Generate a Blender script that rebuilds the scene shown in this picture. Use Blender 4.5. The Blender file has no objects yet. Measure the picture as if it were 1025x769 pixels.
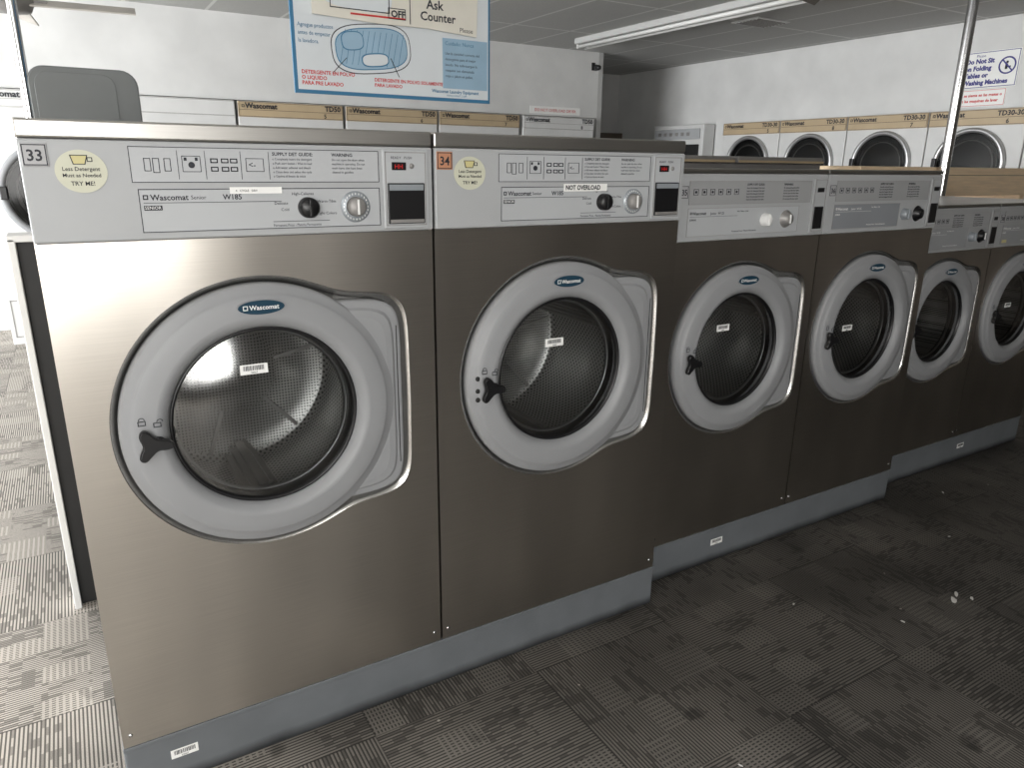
import bpy, bmesh, math, random
from mathutils import Matrix, Vector
random.seed(4)
S=bpy.context.scene
COL=S.collection
S.view_settings.view_transform='Standard'
CAMH=1.43

# ---------------------------------------------------------------- materials
MATS={}
def mat(name,col,rough=.5,metal=0.,var=.06,scale=8.,emit=0.,spec=.5,stretch=None,bump=0.):
    if name in MATS: return MATS[name]
    m=bpy.data.materials.new(name); m.use_nodes=True
    nt=m.node_tree; b=nt.nodes['Principled BSDF']
    b.inputs['Roughness'].default_value=rough; b.inputs['Metallic'].default_value=metal
    b.inputs['Specular IOR Level'].default_value=spec
    tc=nt.nodes.new('ShaderNodeTexCoord'); mp=nt.nodes.new('ShaderNodeMapping')
    nt.links.new(tc.outputs['Object'],mp.inputs[0])
    if stretch: mp.inputs['Scale'].default_value=stretch
    n=nt.nodes.new('ShaderNodeTexNoise'); n.inputs['Scale'].default_value=scale; n.inputs['Detail'].default_value=4
    nt.links.new(mp.outputs[0],n.inputs['Vector'])
    r=nt.nodes.new('ShaderNodeValToRGB')
    r.color_ramp.elements[0].position=.3; r.color_ramp.elements[1].position=.7
    lo=[max(0,c*(1-var)) for c in col]; hi=[min(1,c*(1+var)) for c in col]
    r.color_ramp.elements[0].color=(*lo,1); r.color_ramp.elements[1].color=(*hi,1)
    nt.links.new(n.outputs['Fac'],r.inputs[0]); nt.links.new(r.outputs[0],b.inputs['Base Color'])
    if emit>0:
        b.inputs['Emission Color'].default_value=(*col,1); b.inputs['Emission Strength'].default_value=emit
    if bump>0:
        bp=nt.nodes.new('ShaderNodeBump'); bp.inputs['Strength'].default_value=bump; bp.inputs['Distance'].default_value=.002
        nt.links.new(n.outputs['Fac'],bp.inputs['Height']); nt.links.new(bp.outputs[0],b.inputs['Normal'])
    MATS[name]=m; return m

def steel(name,col,rough,wav=.0):
    m=bpy.data.materials.new(name); m.use_nodes=True; nt=m.node_tree; b=nt.nodes['Principled BSDF']
    b.inputs['Metallic'].default_value=1
    tc=nt.nodes.new('ShaderNodeTexCoord'); mp=nt.nodes.new('ShaderNodeMapping'); mp.inputs['Scale'].default_value=(6,6,500)
    nt.links.new(tc.outputs['Object'],mp.inputs[0])
    n=nt.nodes.new('ShaderNodeTexNoise'); n.inputs['Scale'].default_value=1.; n.inputs['Detail'].default_value=1
    nt.links.new(mp.outputs[0],n.inputs['Vector'])
    mp2=nt.nodes.new('ShaderNodeMapping'); mp2.inputs['Scale'].default_value=(3.2,3.2,.9); nt.links.new(tc.outputs['Object'],mp2.inputs[0])
    n2=nt.nodes.new('ShaderNodeTexNoise'); n2.inputs['Scale'].default_value=1.; n2.inputs['Detail'].default_value=2
    nt.links.new(mp2.outputs[0],n2.inputs['Vector'])
    mx=nt.nodes.new('ShaderNodeMath'); mx.operation='MULTIPLY_ADD'; mx.inputs[1].default_value=.20
    nt.links.new(n.outputs['Fac'],mx.inputs[0])
    ml=nt.nodes.new('ShaderNodeMath'); ml.operation='MULTIPLY'; ml.inputs[1].default_value=.80
    nt.links.new(n2.outputs['Fac'],ml.inputs[0]); nt.links.new(ml.outputs[0],mx.inputs[2])
    r=nt.nodes.new('ShaderNodeValToRGB'); r.color_ramp.elements[0].position=.3; r.color_ramp.elements[1].position=.7
    r.color_ramp.elements[0].color=(*[c*.84 for c in col],1); r.color_ramp.elements[1].color=(*[min(1,c*1.16) for c in col],1)
    nt.links.new(mx.outputs[0],r.inputs[0]); nt.links.new(r.outputs[0],b.inputs['Base Color'])
    b.inputs['Roughness'].default_value=rough
    if wav>0:
        n3=nt.nodes.new('ShaderNodeTexNoise'); n3.inputs['Scale'].default_value=1.; n3.inputs['Detail'].default_value=0
        mp3=nt.nodes.new('ShaderNodeMapping'); mp3.inputs['Scale'].default_value=(4.,4.,.5); mp3.inputs['Location'].default_value=(.7,0,.4); nt.links.new(tc.outputs['Object'],mp3.inputs[0]); nt.links.new(mp3.outputs[0],n3.inputs['Vector'])
        bp=nt.nodes.new('ShaderNodeBump'); bp.inputs['Strength'].default_value=wav; bp.inputs['Distance'].default_value=.02
        nt.links.new(n3.outputs['Fac'],bp.inputs['Height']); nt.links.new(bp.outputs[0],b.inputs['Normal'])
    return m
STEEL=steel('brushed_steel',(.68,.64,.585),.28,.4)
STEELR=steel('recess_steel',(.66,.65,.63),.26)
LID=steel('lid_steel',(.50,.485,.46),.38)
CHROME=mat('chrome',(.75,.75,.76),.15,1,.02)
SATIN=mat('satin_chrome',(.50,.50,.50),.3,.7,.03)
GREY=mat('panel_plastic',(.41,.42,.43),.45,0,.02)
PANELB=mat('panel_plastic_dim',(.34,.345,.35),.5,0,.02)
DECAL=mat('decal_silver',(.46,.475,.49),.4,0,.02)
DECALB=mat('decal_blue_grey',(.27,.285,.305),.4,.1,.03)
DECALG=mat('decal_grey',(.32,.33,.34),.4,.1,.03)
RING=mat('door_plastic',(.285,.29,.30),.45,0,.02,spec=.45)
BLACK=mat('black_plastic',(.008,.008,.009),.35,0,.05)
DARK=mat('dark_interior',(.01,.01,.01),.6,0,.1)
INK=mat('ink_dark',(.02,.022,.03),.6,0,.02)
WHITE=mat('white_print',(.85,.85,.84),.5,0,.01)
STICK=mat('white_sticker',(.88,.88,.86),.5,0,.01)
LINT=mat('grey_scrap_paper',(.62,.61,.58),.6,0,.1)
YEL=mat('yellow_sticker',(.60,.60,.48),.5,0,.05)
YEL2=mat('bright_yellow',(.60,.54,.26),.5,0,.02)
NAVY=mat('badge_navy',(.012,.045,.075),.5,0,.03,spec=.2)
PURP=mat('plate_grey',(.40,.40,.41),.4,0,.02)
ORNG=mat('plate_orange',(.50,.24,.14),.4,0,.02)
RED=mat('red_print',(.6,.04,.04),.5,0,.02)
REDL=mat('red_display',(.5,.02,.02),.3,0,.02,emit=.3)
BLUEP=mat('poster_blue',(.05,.19,.34),.45,0,.03)
SIGNB=mat('sign_navy',(.05,.05,.24),.45,0,.03)
LBLUE=mat('poster_light_blue',(.34,.50,.64),.5,0,.08,scale=6)
PAPER=mat('poster_paper',(.72,.76,.79),.5,0,.02)
CREAM=mat('cream_paper',(.76,.73,.65),.6,0,.05)
TAN=mat('dryer_tan',(.50,.39,.25),.45,0,.05)
CREAMP=mat('dryer_cream',(.60,.50,.36),.45,0,.03)
BROWN=mat('dark_brown_trim',(.06,.045,.03),.5,0,.1)
BLADE=mat('fan_blade_paint',(.50,.47,.43),.5,0,.1)
DBLADE=mat('fan_blade_dark',(.07,.06,.05),.5,0,.1)
ENAM=mat('white_enamel',(.66,.66,.65),.4,0,.03)
FIXT=mat('fixture_enamel',(.48,.48,.47),.5,0,.03)
WALL=mat('white_wall_paint',(.68,.68,.67),.7,0,.08,scale=2.5)
FWALL=mat('unseen_wall_dark',(.12,.105,.09),.8,0,.1,scale=2)  # unseen walls, toned dark so the right-hand steel reflects less light
AWALL=mat('recess_wall_paint',(.50,.50,.49),.8,0,.1,scale=2)
PLYW=mat('plywood',(.88,.68,.46),.55,0,.10,scale=5,stretch=(1,6,14))
GREYP=mat('grey_cart_plastic',(.15,.16,.16),.5,0,.05)
DIAL=mat('dial_silver',(.35,.38,.41),.3,.3,.04)
TUBE=mat('fluorescent_tube',(.75,.75,.73),.4,0,0)
METG=mat('machine_grey_metal',(.30,.29,.28),.45,.3,.05)

def glassmat(name,tint,refl,fr=1.5):
    m=bpy.data.materials.new(name); m.use_nodes=True; nt=m.node_tree
    for n in list(nt.nodes):
        if n.type!='OUTPUT_MATERIAL': nt.nodes.remove(n)
    out=nt.nodes['Material Output']
    t=nt.nodes.new('ShaderNodeBsdfTransparent'); g=nt.nodes.new('ShaderNodeBsdfGlossy'); g.inputs['Roughness'].default_value=.10
    t.inputs[0].default_value=(*tint,1)
    f=nt.nodes.new('ShaderNodeFresnel'); f.inputs[0].default_value=fr
    n=nt.nodes.new('ShaderNodeTexNoise'); n.inputs['Scale'].default_value=3
    a=nt.nodes.new('ShaderNodeMath'); a.operation='MULTIPLY_ADD'; a.inputs[1].default_value=refl; 
    nt.links.new(n.outputs['Fac'],a.inputs[0]); nt.links.new(f.outputs[0],a.inputs[2])
    mx=nt.nodes.new('ShaderNodeMixShader'); nt.links.new(a.outputs[0],mx.inputs[0]); nt.links.new(t.outputs[0],mx.inputs[1]); nt.links.new(g.outputs[0],mx.inputs[2])
    nt.links.new(mx.outputs[0],out.inputs[0]); return m
GLASS=glassmat('door_glass',(.76,.775,.78),.30)
DGLASS=glassmat('dark_glass',(.45,.45,.45),.0,1.40)

def N(nt,op,a,b=None,c=None):
    n=nt.nodes.new('ShaderNodeMath'); n.operation=op
    for i,v in enumerate((a,b,c)):
        if v is None: continue
        if isinstance(v,(int,float)): n.inputs[i].default_value=v
        else: nt.links.new(v,n.inputs[i])
    return n.outputs[0]
def plinthmat():
    m=bpy.data.materials.new('plinth_paint'); m.use_nodes=True; nt=m.node_tree; b=nt.nodes['Principled BSDF']
    b.inputs['Roughness'].default_value=.5
    tc=nt.nodes.new('ShaderNodeTexCoord'); s=nt.nodes.new('ShaderNodeSeparateXYZ'); nt.links.new(tc.outputs['Object'],s.inputs[0])
    n=nt.nodes.new('ShaderNodeTexNoise'); n.inputs['Scale'].default_value=9; n.inputs['Detail'].default_value=4; nt.links.new(tc.outputs['Object'],n.inputs['Vector'])
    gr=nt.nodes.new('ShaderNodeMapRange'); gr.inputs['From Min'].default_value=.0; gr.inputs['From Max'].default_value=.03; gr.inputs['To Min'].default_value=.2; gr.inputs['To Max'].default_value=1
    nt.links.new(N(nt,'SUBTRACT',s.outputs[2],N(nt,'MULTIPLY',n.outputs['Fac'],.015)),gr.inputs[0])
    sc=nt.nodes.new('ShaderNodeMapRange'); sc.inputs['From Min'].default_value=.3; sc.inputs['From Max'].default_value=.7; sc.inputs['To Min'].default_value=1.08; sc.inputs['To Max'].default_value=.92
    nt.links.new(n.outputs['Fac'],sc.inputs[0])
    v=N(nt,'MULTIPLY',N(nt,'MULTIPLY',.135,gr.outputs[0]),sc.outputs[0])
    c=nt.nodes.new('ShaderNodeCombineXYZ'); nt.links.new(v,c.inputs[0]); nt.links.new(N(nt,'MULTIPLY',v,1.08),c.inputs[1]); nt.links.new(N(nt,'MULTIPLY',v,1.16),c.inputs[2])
    nt.links.new(c.outputs[0],b.inputs['Base Color']); return m
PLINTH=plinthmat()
def drummat():
    m=bpy.data.materials.new('perforated_drum'); m.use_nodes=True; nt=m.node_tree; b=nt.nodes['Principled BSDF']
    b.inputs['Metallic'].default_value=.7; b.inputs['Roughness'].default_value=.35
    tc=nt.nodes.new('ShaderNodeTexCoord'); s=nt.nodes.new('ShaderNodeSeparateXYZ'); nt.links.new(tc.outputs['Object'],s.inputs[0])
    x,y,z=s.outputs
    ang=N(nt,'MULTIPLY',N(nt,'ARCTAN2',z,x),94)
    yy=N(nt,'MULTIPLY',y,370)
    rad=N(nt,'SQRT',N(nt,'ADD',N(nt,'MULTIPLY',x,x),N(nt,'MULTIPLY',z,z)))
    wall=N(nt,'MULTIPLY',N(nt,'SINE',N(nt,'ADD',ang,0)),N(nt,'SINE',yy))
    back=N(nt,'MULTIPLY',N(nt,'SINE',N(nt,'MULTIPLY',N(nt,'ADD',x,z),370)),N(nt,'SINE',N(nt,'MULTIPLY',N(nt,'SUBTRACT',x,z),370)))
    isw=N(nt,'GREATER_THAN',rad,.245)
    mixv=N(nt,'ADD',N(nt,'MULTIPLY',wall,isw),N(nt,'MULTIPLY',back,N(nt,'SUBTRACT',1.0,isw)))
    dots=N(nt,'GREATER_THAN',mixv,.34)
    mx=nt.nodes.new('ShaderNodeMix'); mx.data_type='RGBA'
    nt.links.new(dots,mx.inputs['Factor']); mx.inputs['A'].default_value=(.44,.435,.42,1); mx.inputs['B'].default_value=(.07,.07,.07,1)
    nt.links.new(mx.outputs['Result'],b.inputs['Base Color']); return m
DRUM=drummat()

def carpet():
    m=bpy.data.materials.new('carpet_tiles'); m.use_nodes=True; nt=m.node_tree; b=nt.nodes['Principled BSDF']
    b.inputs['Roughness'].default_value=.6; b.inputs['Specular IOR Level'].default_value=.3
    tc=nt.nodes.new('ShaderNodeTexCoord'); s=nt.nodes.new('ShaderNodeSeparateXYZ'); nt.links.new(tc.outputs['Object'],s.inputs[0])
    x,y,z=s.outputs; T=.50; F=104
    ix=N(nt,'FLOOR',N(nt,'DIVIDE',x,T)); iy=N(nt,'FLOOR',N(nt,'DIVIDE',y,T))
    par=N(nt,'ABSOLUTE',N(nt,'MODULO',N(nt,'ADD',ix,iy),2))
    inv=N(nt,'SUBTRACT',1.0,par)
    p=N(nt,'ADD',N(nt,'MULTIPLY',x,par),N(nt,'MULTIPLY',y,inv))
    q=N(nt,'ADD',N(nt,'MULTIPLY',y,par),N(nt,'MULTIPLY',x,inv))
    cb=nt.nodes.new('ShaderNodeCombineXYZ')
    nt.links.new(N(nt,'FLOOR',N(nt,'MULTIPLY',q,F)),cb.inputs[0]); nt.links.new(N(nt,'FLOOR',N(nt,'MULTIPLY',p,30)),cb.inputs[1])
    w1=nt.nodes.new('ShaderNodeTexWhiteNoise'); nt.links.new(cb.outputs[0],w1.inputs['Vector'])
    cb2=nt.nodes.new('ShaderNodeCombineXYZ')
    nt.links.new(N(nt,'FLOOR',N(nt,'MULTIPLY',p,8)),cb2.inputs[0]); nt.links.new(N(nt,'FLOOR',N(nt,'MULTIPLY',q,12)),cb2.inputs[1])
    nt.links.new(N(nt,'ADD',N(nt,'MULTIPLY',ix,3.3),N(nt,'MULTIPLY',iy,7.1)),cb2.inputs[2])
    w=nt.nodes.new('ShaderNodeTexWhiteNoise'); nt.links.new(cb2.outputs[0],w.inputs['Vector'])
    line=N(nt,'GREATER_THAN',N(nt,'FRACT',N(nt,'MULTIPLY',q,F)),.45)
    cross=N(nt,'MULTIPLY',N(nt,'GREATER_THAN',N(nt,'FRACT',N(nt,'MULTIPLY',p,F*.6)),.6),N(nt,'GREATER_THAN',w.outputs['Value'],.78))
    on=N(nt,'GREATER_THAN',N(nt,'ADD',w1.outputs['Value'],N(nt,'MULTIPLY',w.outputs['Value'],.8)),.50)
    on=N(nt,'MULTIPLY',line,N(nt,'ADD',.42,N(nt,'MULTIPLY',on,.58)))
    on=N(nt,'MAXIMUM',on,N(nt,'MULTIPLY',cross,.8))
    nf=nt.nodes.new('ShaderNodeTexNoise'); nf.inputs['Scale'].default_value=380; nt.links.new(tc.outputs['Object'],nf.inputs['Vector'])
    nd=nt.nodes.new('ShaderNodeTexNoise'); nd.inputs['Scale'].default_value=1.8; nd.inputs['Detail'].default_value=3; nd.inputs['Roughness'].default_value=.5; nt.links.new(tc.outputs['Object'],nd.inputs['Vector'])
    dr=nt.nodes.new('ShaderNodeMapRange'); dr.inputs['From Min'].default_value=.38; dr.inputs['From Max'].default_value=.62; dr.inputs['To Min'].default_value=.62; dr.inputs['To Max'].default_value=1.12
    nt.links.new(nd.outputs['Fac'],dr.inputs[0])
    ns=nt.nodes.new('ShaderNodeTexNoise'); ns.inputs['Scale'].default_value=9; ns.inputs['Detail'].default_value=1; nt.links.new(tc.outputs['Object'],ns.inputs['Vector'])
    sp=nt.nodes.new('ShaderNodeMapRange'); sp.inputs['From Min'].default_value=.68; sp.inputs['From Max'].default_value=.76; sp.inputs['To Min'].default_value=1; sp.inputs['To Max'].default_value=.55
    nt.links.new(ns.outputs['Fac'],sp.inputs[0])
    nl=nt.nodes.new('ShaderNodeTexVoronoi'); nl.inputs['Scale'].default_value=12; nt.links.new(tc.outputs['Object'],nl.inputs['Vector'])
    sc2=nt.nodes.new('ShaderNodeSeparateColor'); nt.links.new(nl.outputs['Color'],sc2.inputs[0])
    lint=N(nt,'LESS_THAN',nl.outputs['Distance'],N(nt,'MULTIPLY',N(nt,'SUBTRACT',sc2.outputs[0],.45),.10))
    lit_left=nt.nodes.new('ShaderNodeMapRange'); lit_left.inputs['From Min'].default_value=-.12; lit_left.inputs['From Max'].default_value=.7; lit_left.inputs['To Min'].default_value=1.95; lit_left.inputs['To Max'].default_value=.74  # window light painted into the carpet: brighter on the left
    nt.links.new(x,lit_left.inputs[0])
    dim_right=nt.nodes.new('ShaderNodeMapRange'); dim_right.inputs['From Min'].default_value=.9; dim_right.inputs['From Max'].default_value=3.4; dim_right.inputs['To Min'].default_value=1.05; dim_right.inputs['To Max'].default_value=.68  # painted light falloff, carpet colour dims towards the right
    nt.links.new(x,dim_right.inputs[0])
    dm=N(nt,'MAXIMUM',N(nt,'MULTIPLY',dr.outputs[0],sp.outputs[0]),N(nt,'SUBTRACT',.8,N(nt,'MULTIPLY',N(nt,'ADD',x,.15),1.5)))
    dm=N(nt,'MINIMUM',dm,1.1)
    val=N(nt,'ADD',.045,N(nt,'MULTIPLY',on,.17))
    val=N(nt,'MULTIPLY',N(nt,'MULTIPLY',N(nt,'MULTIPLY',val,dm),lit_left.outputs[0]),dim_right.outputs[0])
    val=N(nt,'MULTIPLY',val,N(nt,'ADD',.6,N(nt,'MULTIPLY',nf.outputs['Fac'],.8)))
    sx=N(nt,'ABSOLUTE',N(nt,'SUBTRACT',N(nt,'FRACT',N(nt,'DIVIDE',x,T)),.5)); sy=N(nt,'ABSOLUTE',N(nt,'SUBTRACT',N(nt,'FRACT',N(nt,'DIVIDE',y,T)),.5))
    seam=N(nt,'GREATER_THAN',N(nt,'MAXIMUM',sx,sy),.496)
    val=N(nt,'MULTIPLY',val,N(nt,'SUBTRACT',1.0,N(nt,'MULTIPLY',seam,.4)))
    val=N(nt,'ADD',val,N(nt,'MULTIPLY',lint,.24))
    c=nt.nodes.new('ShaderNodeCombineXYZ'); 
    nt.links.new(val,c.inputs[0]); nt.links.new(N(nt,'MULTIPLY',val,.92),c.inputs[1]); nt.links.new(N(nt,'MULTIPLY',val,.82),c.inputs[2])
    nt.links.new(c.outputs[0],b.inputs['Base Color'])
    bp=nt.nodes.new('ShaderNodeBump'); bp.inputs['Strength'].default_value=.4; bp.inputs['Distance'].default_value=.003
    nt.links.new(nf.outputs['Fac'],bp.inputs['Height']); nt.links.new(bp.outputs[0],b.inputs['Normal'])
    return m
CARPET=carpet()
def ceilmat():
    m=bpy.data.materials.new('ceiling_tiles'); m.use_nodes=True; nt=m.node_tree; b=nt.nodes['Principled BSDF']
    b.inputs['Roughness'].default_value=.85
    tc=nt.nodes.new('ShaderNodeTexCoord'); s=nt.nodes.new('ShaderNodeSeparateXYZ'); nt.links.new(tc.outputs['Object'],s.inputs[0])
    x,y,z=s.outputs
    gx=N(nt,'GREATER_THAN',N(nt,'ABSOLUTE',N(nt,'SUBTRACT',N(nt,'FRACT',N(nt,'DIVIDE',x,.61)),.5)),.478)
    gy=N(nt,'GREATER_THAN',N(nt,'ABSOLUTE',N(nt,'SUBTRACT',N(nt,'FRACT',N(nt,'DIVIDE',y,1.22)),.5)),.489)
    g=N(nt,'MAXIMUM',gx,gy)
    n=nt.nodes.new('ShaderNodeTexNoise'); n.inputs['Scale'].default_value=60; nt.links.new(tc.outputs['Object'],n.inputs['Vector'])
    v=N(nt,'ADD',.42,N(nt,'MULTIPLY',n.outputs['Fac'],.10)); v=N(nt,'ADD',v,N(nt,'MULTIPLY',g,.20))
    c=nt.nodes.new('ShaderNodeCombineXYZ')
    nt.links.new(v,c.inputs[0]); nt.links.new(v,c.inputs[1]); nt.links.new(N(nt,'MULTIPLY',v,.97),c.inputs[2])
    nt.links.new(c.outputs[0],b.inputs['Base Color'])
    return m
CEIL=ceilmat()

# ---------------------------------------------------------------- mesh builder
class MB:
    def __init__(s): s.bm=bmesh.new(); s.mats=[]
    def mi(s,m):
        if m not in s.mats: s.mats.append(m)
        return s.mats.index(m)
    def add(s,tb,m,smooth=False):
        i=s.mi(m)
        for f in tb.faces: f.material_index=i; f.smooth=smooth
        me=bpy.data.meshes.new('t'); tb.to_mesh(me); tb.free()
        s.bm.from_mesh(me); bpy.data.meshes.remove(me); return s
    def box(s,x0,x1,y0,y1,z0,z1,m,bev=0.,seg=2):
        tb=bmesh.new(); bmesh.ops.create_cube(tb,size=1)
        for v in tb.verts: v.co=Vector(((x0+x1)/2+v.co.x*(x1-x0),(y0+y1)/2+v.co.y*(y1-y0),(z0+z1)/2+v.co.z*(z1-z0)))
        if bev>0: bmesh.ops.bevel(tb,geom=tb.edges[:],offset=bev,segments=seg,affect='EDGES',profile=.5)
        return s.add(tb,m)
    def lathe(s,cx,cz,prof,m,seg=72,closed=False,axis='Y',cy=0.,smooth=True):
        tb=bmesh.new(); rows=[]
        for r,h in prof:
            if r<1e-6:
                co=(cx,cy+h,cz) if axis=='Y' else (cx,cy,cz+h)
                rows.append([tb.verts.new(co)]); continue
            row=[]
            for k in range(seg):
                a=2*math.pi*k/seg
                co=(cx+r*math.cos(a),cy+h,cz+r*math.sin(a)) if axis=='Y' else (cx+r*math.cos(a),cy+r*math.sin(a),cz+h)
                row.append(tb.verts.new(co))
            rows.append(row)
        pairs=list(zip(rows,rows[1:]))
        if closed: pairs.append((rows[-1],rows[0]))
        for A,B in pairs:
            for k in range(seg):
                j=(k+1)%seg
                if len(A)==1 and len(B)==1: continue
                if len(A)==1: tb.faces.new((A[0],B[k],B[j]))
                elif len(B)==1: tb.faces.new((A[k],B[0],A[j]))
                else: tb.faces.new((A[k],B[k],B[j],A[j]))
        bmesh.ops.recalc_face_normals(tb,faces=tb.faces[:])
        return s.add(tb,m,smooth)
    def prism(s,pts,y0,y1,m,bev=0.,smooth=False):
        tb=bmesh.new()
        A=[tb.verts.new((x,y0,z)) for x,z in pts]; B=[tb.verts.new((x,y1,z)) for x,z in pts]
        tb.faces.new(A); tb.faces.new(B[::-1]); n=len(pts)
        for k in range(n): tb.faces.new((A[k],B[k],B[(k+1)%n],A[(k+1)%n]))
        bmesh.ops.recalc_face_normals(tb,faces=tb.faces[:])
        if bev>0:
            rim=[e for e in tb.edges if abs(e.verts[0].co.y-e.verts[1].co.y)<1e-7]
            bmesh.ops.bevel(tb,geom=rim,offset=bev,segments=3,affect='EDGES')
        return s.add(tb,m,smooth)
    def rect(s,x0,x1,z0,z1,y,m,t=.0008): return s.box(x0,x1,y-t,y,z0,z1,m)
    def frame(s,x0,x1,z0,z1,y,w,m,t=.0008):
        s.rect(x0,x1,z0,z0+w,y,m,t); s.rect(x0,x1,z1-w,z1,y,m,t); s.rect(x0,x0+w,z0,z1,y,m,t); s.rect(x1-w,x1,z0,z1,y,m,t); return s
    def oval(s,cx,cz,rx,rz,y0,y1,m,n=48):
        return s.prism([(cx+rx*math.cos(2*math.pi*k/n),cz+rz*math.sin(2*math.pi*k/n)) for k in range(n)],y0,y1,m)
    def text(s,t,x,z,size,y,m,align='LEFT',sx=1.,bold=0.,rot=0.):
        cu=bpy.data.curves.new('t','FONT'); cu.body=t; cu.size=size; cu.align_x=align; cu.resolution_u=2; cu.offset=bold*size
        cu.extrude=.0001
        o=bpy.data.objects.new('t',cu); COL.objects.link(o)
        dg=bpy.context.evaluated_depsgraph_get(); me=bpy.data.meshes.new_from_object(o.evaluated_get(dg))
        bpy.data.objects.remove(o); bpy.data.curves.remove(cu)
        tb=bmesh.new(); tb.from_mesh(me); bpy.data.meshes.remove(me)
        c,sn=math.cos(rot),math.sin(rot)
        for v in tb.verts:
            a=v.co.x*sx; b=v.co.y
            v.co=Vector((x+a*c-b*sn,y-v.co.z,z+a*sn+b*c))
        return s.add(tb,m)
    def obj(s,name,parent=None,loc=None,label=None,mods=False):
        me=bpy.data.meshes.new(name); s.bm.to_mesh(me); s.bm.free()
        for m in s.mats: me.materials.append(m)
        o=bpy.data.objects.new(name,me); COL.objects.link(o)
        if loc: o.location=loc
        if parent: o.parent=parent
        if label: o['label']=label
        return o
def chaikin(P,n=2):
    for _ in range(n):
        Q=[]
        for i in range(len(P)):
            a=P[i]; b=P[(i+1)%len(P)]
            Q.append((a[0]*.75+b[0]*.25,a[1]*.75+b[1]*.25)); Q.append((a[0]*.25+b[0]*.75,a[1]*.25+b[1]*.75))
        P=Q
    return P
def empty(name,loc,label,cat,group=None,rot=0):
    o=bpy.data.objects.new(name,None); o.empty_display_size=.1; COL.objects.link(o)
    o.location=loc; o.rotation_euler=(0,0,rot); tag(o,label,cat,group); return o
def tag(o,label,cat,group=None):
    o['label']=label; o['category']=cat
    if group: o['group']=group
    return o
def struct(o): o['kind']='structure'; return o

# ---------------------------------------------------------------- room
def simple(name,x0,x1,y0,y1,z0,z1,m):
    b=MB(); b.box(x0,x1,y0,y1,z0,z1,m); return struct(b.obj(name))
CZ=2.64
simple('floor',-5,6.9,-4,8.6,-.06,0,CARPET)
simple('ceiling',-5,6.9,-4,8.6,CZ,CZ+.06,CEIL)
simple('wall_back',-5,5.30,7.62,7.72,0,CZ,WALL)
b=MB(); b.box(6.8,6.9,2.2,8.6,0,CZ,WALL); b.box(6.8,6.9,-4,2.2,0,CZ,FWALL); struct(b.obj('wall_right'))  # near stretch is out of view, darkened to cut bounce light
simple('wall_alcove',5.30,6.8,8.5,8.6,0,CZ,AWALL)
simple('wall_front',-5,6.8,-4.1,-4,0,CZ,FWALL)
simple('wall_soffit',-5,5.30,7.0,7.62,1.955,CZ,WALL)
simple('wall_side',5.30,5.36,7.0,8.5,0,CZ,AWALL)
b=MB(); b.box(-5.1,-5,-4,2.2,0,CZ,WALL); b.box(-5.1,-5,6.6,8.6,0,CZ,WALL); b.box(-5.1,-5,2.2,6.6,0,.5,WALL); b.box(-5.1,-5,2.2,6.6,2.4,CZ,WALL)
struct(b.obj('wall_left'))
WIN=mat('window_daylight',(.9,.95,1),.3,0,0,emit=4)
b=MB(); b.box(-5.06,-5.04,2.2,6.6,.5,2.4,WIN)
for yy in (2.2,3.62,5.08,6.52): b.box(-5.07,-4.98,yy,yy+.08,.5,2.4,CHROME,.005)
b.box(-5.07,-4.98,2.2,6.6,.5,.57,CHROME,.005); b.box(-5.07,-4.98,2.2,6.6,2.33,2.4,CHROME,.005)
struct(b.obj('window_1'))
WIN2=mat('window_daylight_soft',(.97,.96,.93),.3,0,0,emit=3.2)
b=MB(); b.box(-4.2,.5,-3.99,-3.97,.45,2.45,WIN2)
for xx in (-4.2,-2.5,-.8,.44): b.box(xx,xx+.07,-3.99,-3.93,.45,2.45,BLACK,.005)
b.box(-4.2,.5,-3.99,-3.93,.45,.52,BLACK,.005); b.box(-4.2,.5,-3.99,-3.93,2.38,2.45,BLACK,.005)
struct(b.obj('window_2'))

# ---------------------------------------------------------------- washer
def polar(th,R,a,b,off,n=8.):
    c,sn=math.cos(th),math.sin(th); r=R+off
    if c>0:
        aa,bb=a+off,b+off
        rr=((abs(c)/aa)**n+(abs(sn)/bb)**n)**(-1/n)
        d=(rr-r)/.014
        r=r+.014*math.log1p(math.exp(min(d,40))) if d<40 else rr
    return r
def door_outline(cx,cz,R,a,b,off,seg=160):
    out=[]
    for k in range(seg):
        th=2*math.pi*k/seg
        r=polar(th,R,a,b,off)
        c=math.cos(th); w=min(1,max(0,c/.25)); w=w*w*(3-2*w)
        r=(R+off)*(1-w)+r*w
        out.append((cx+r*math.cos(th),cz+r*math.sin(th)))
    return out

def barcode(mb,x,z,w,h,y):
    mb.rect(x-w/2,x+w/2,z-h/2,z+h/2,y,STICK)
    k=x-w*.38
    rnd=random.Random(3)
    while k<x+w*.36:
        t=rnd.choice([.0009,.0014,.002])
        mb.rect(k,k+t,z-h*.12,z+h*.36,y-.0009,INK,.0003); k+=t+rnd.choice([.001,.0016])
    mb.text('30067',x,z-h*.42,h*.26,y-.0012,INK,'CENTER')

def padlock(mb,x,z,s,y,openl=False):
    mb.frame(x-s*.5,x+s*.5,z-s*.5,z+s*.2,y,s*.12,INK,.0004)
    dx=s*.35 if openl else 0
    for k in range(10):
        a0=math.pi*k/10; a1=math.pi*(k+1)/10; R=s*.32; w=s*.1
        mb.prism([(x+dx+R*math.cos(a0),z+s*.25+R*math.sin(a0)),(x+dx+(R+w)*math.cos(a0),z+s*.25+(R+w)*math.sin(a0)),(x+dx+(R+w)*math.cos(a1),z+s*.25+(R+w)*math.sin(a1)),(x+dx+R*math.cos(a1),z+s*.25+R*math.sin(a1))],y-.0004,y,INK)

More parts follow.
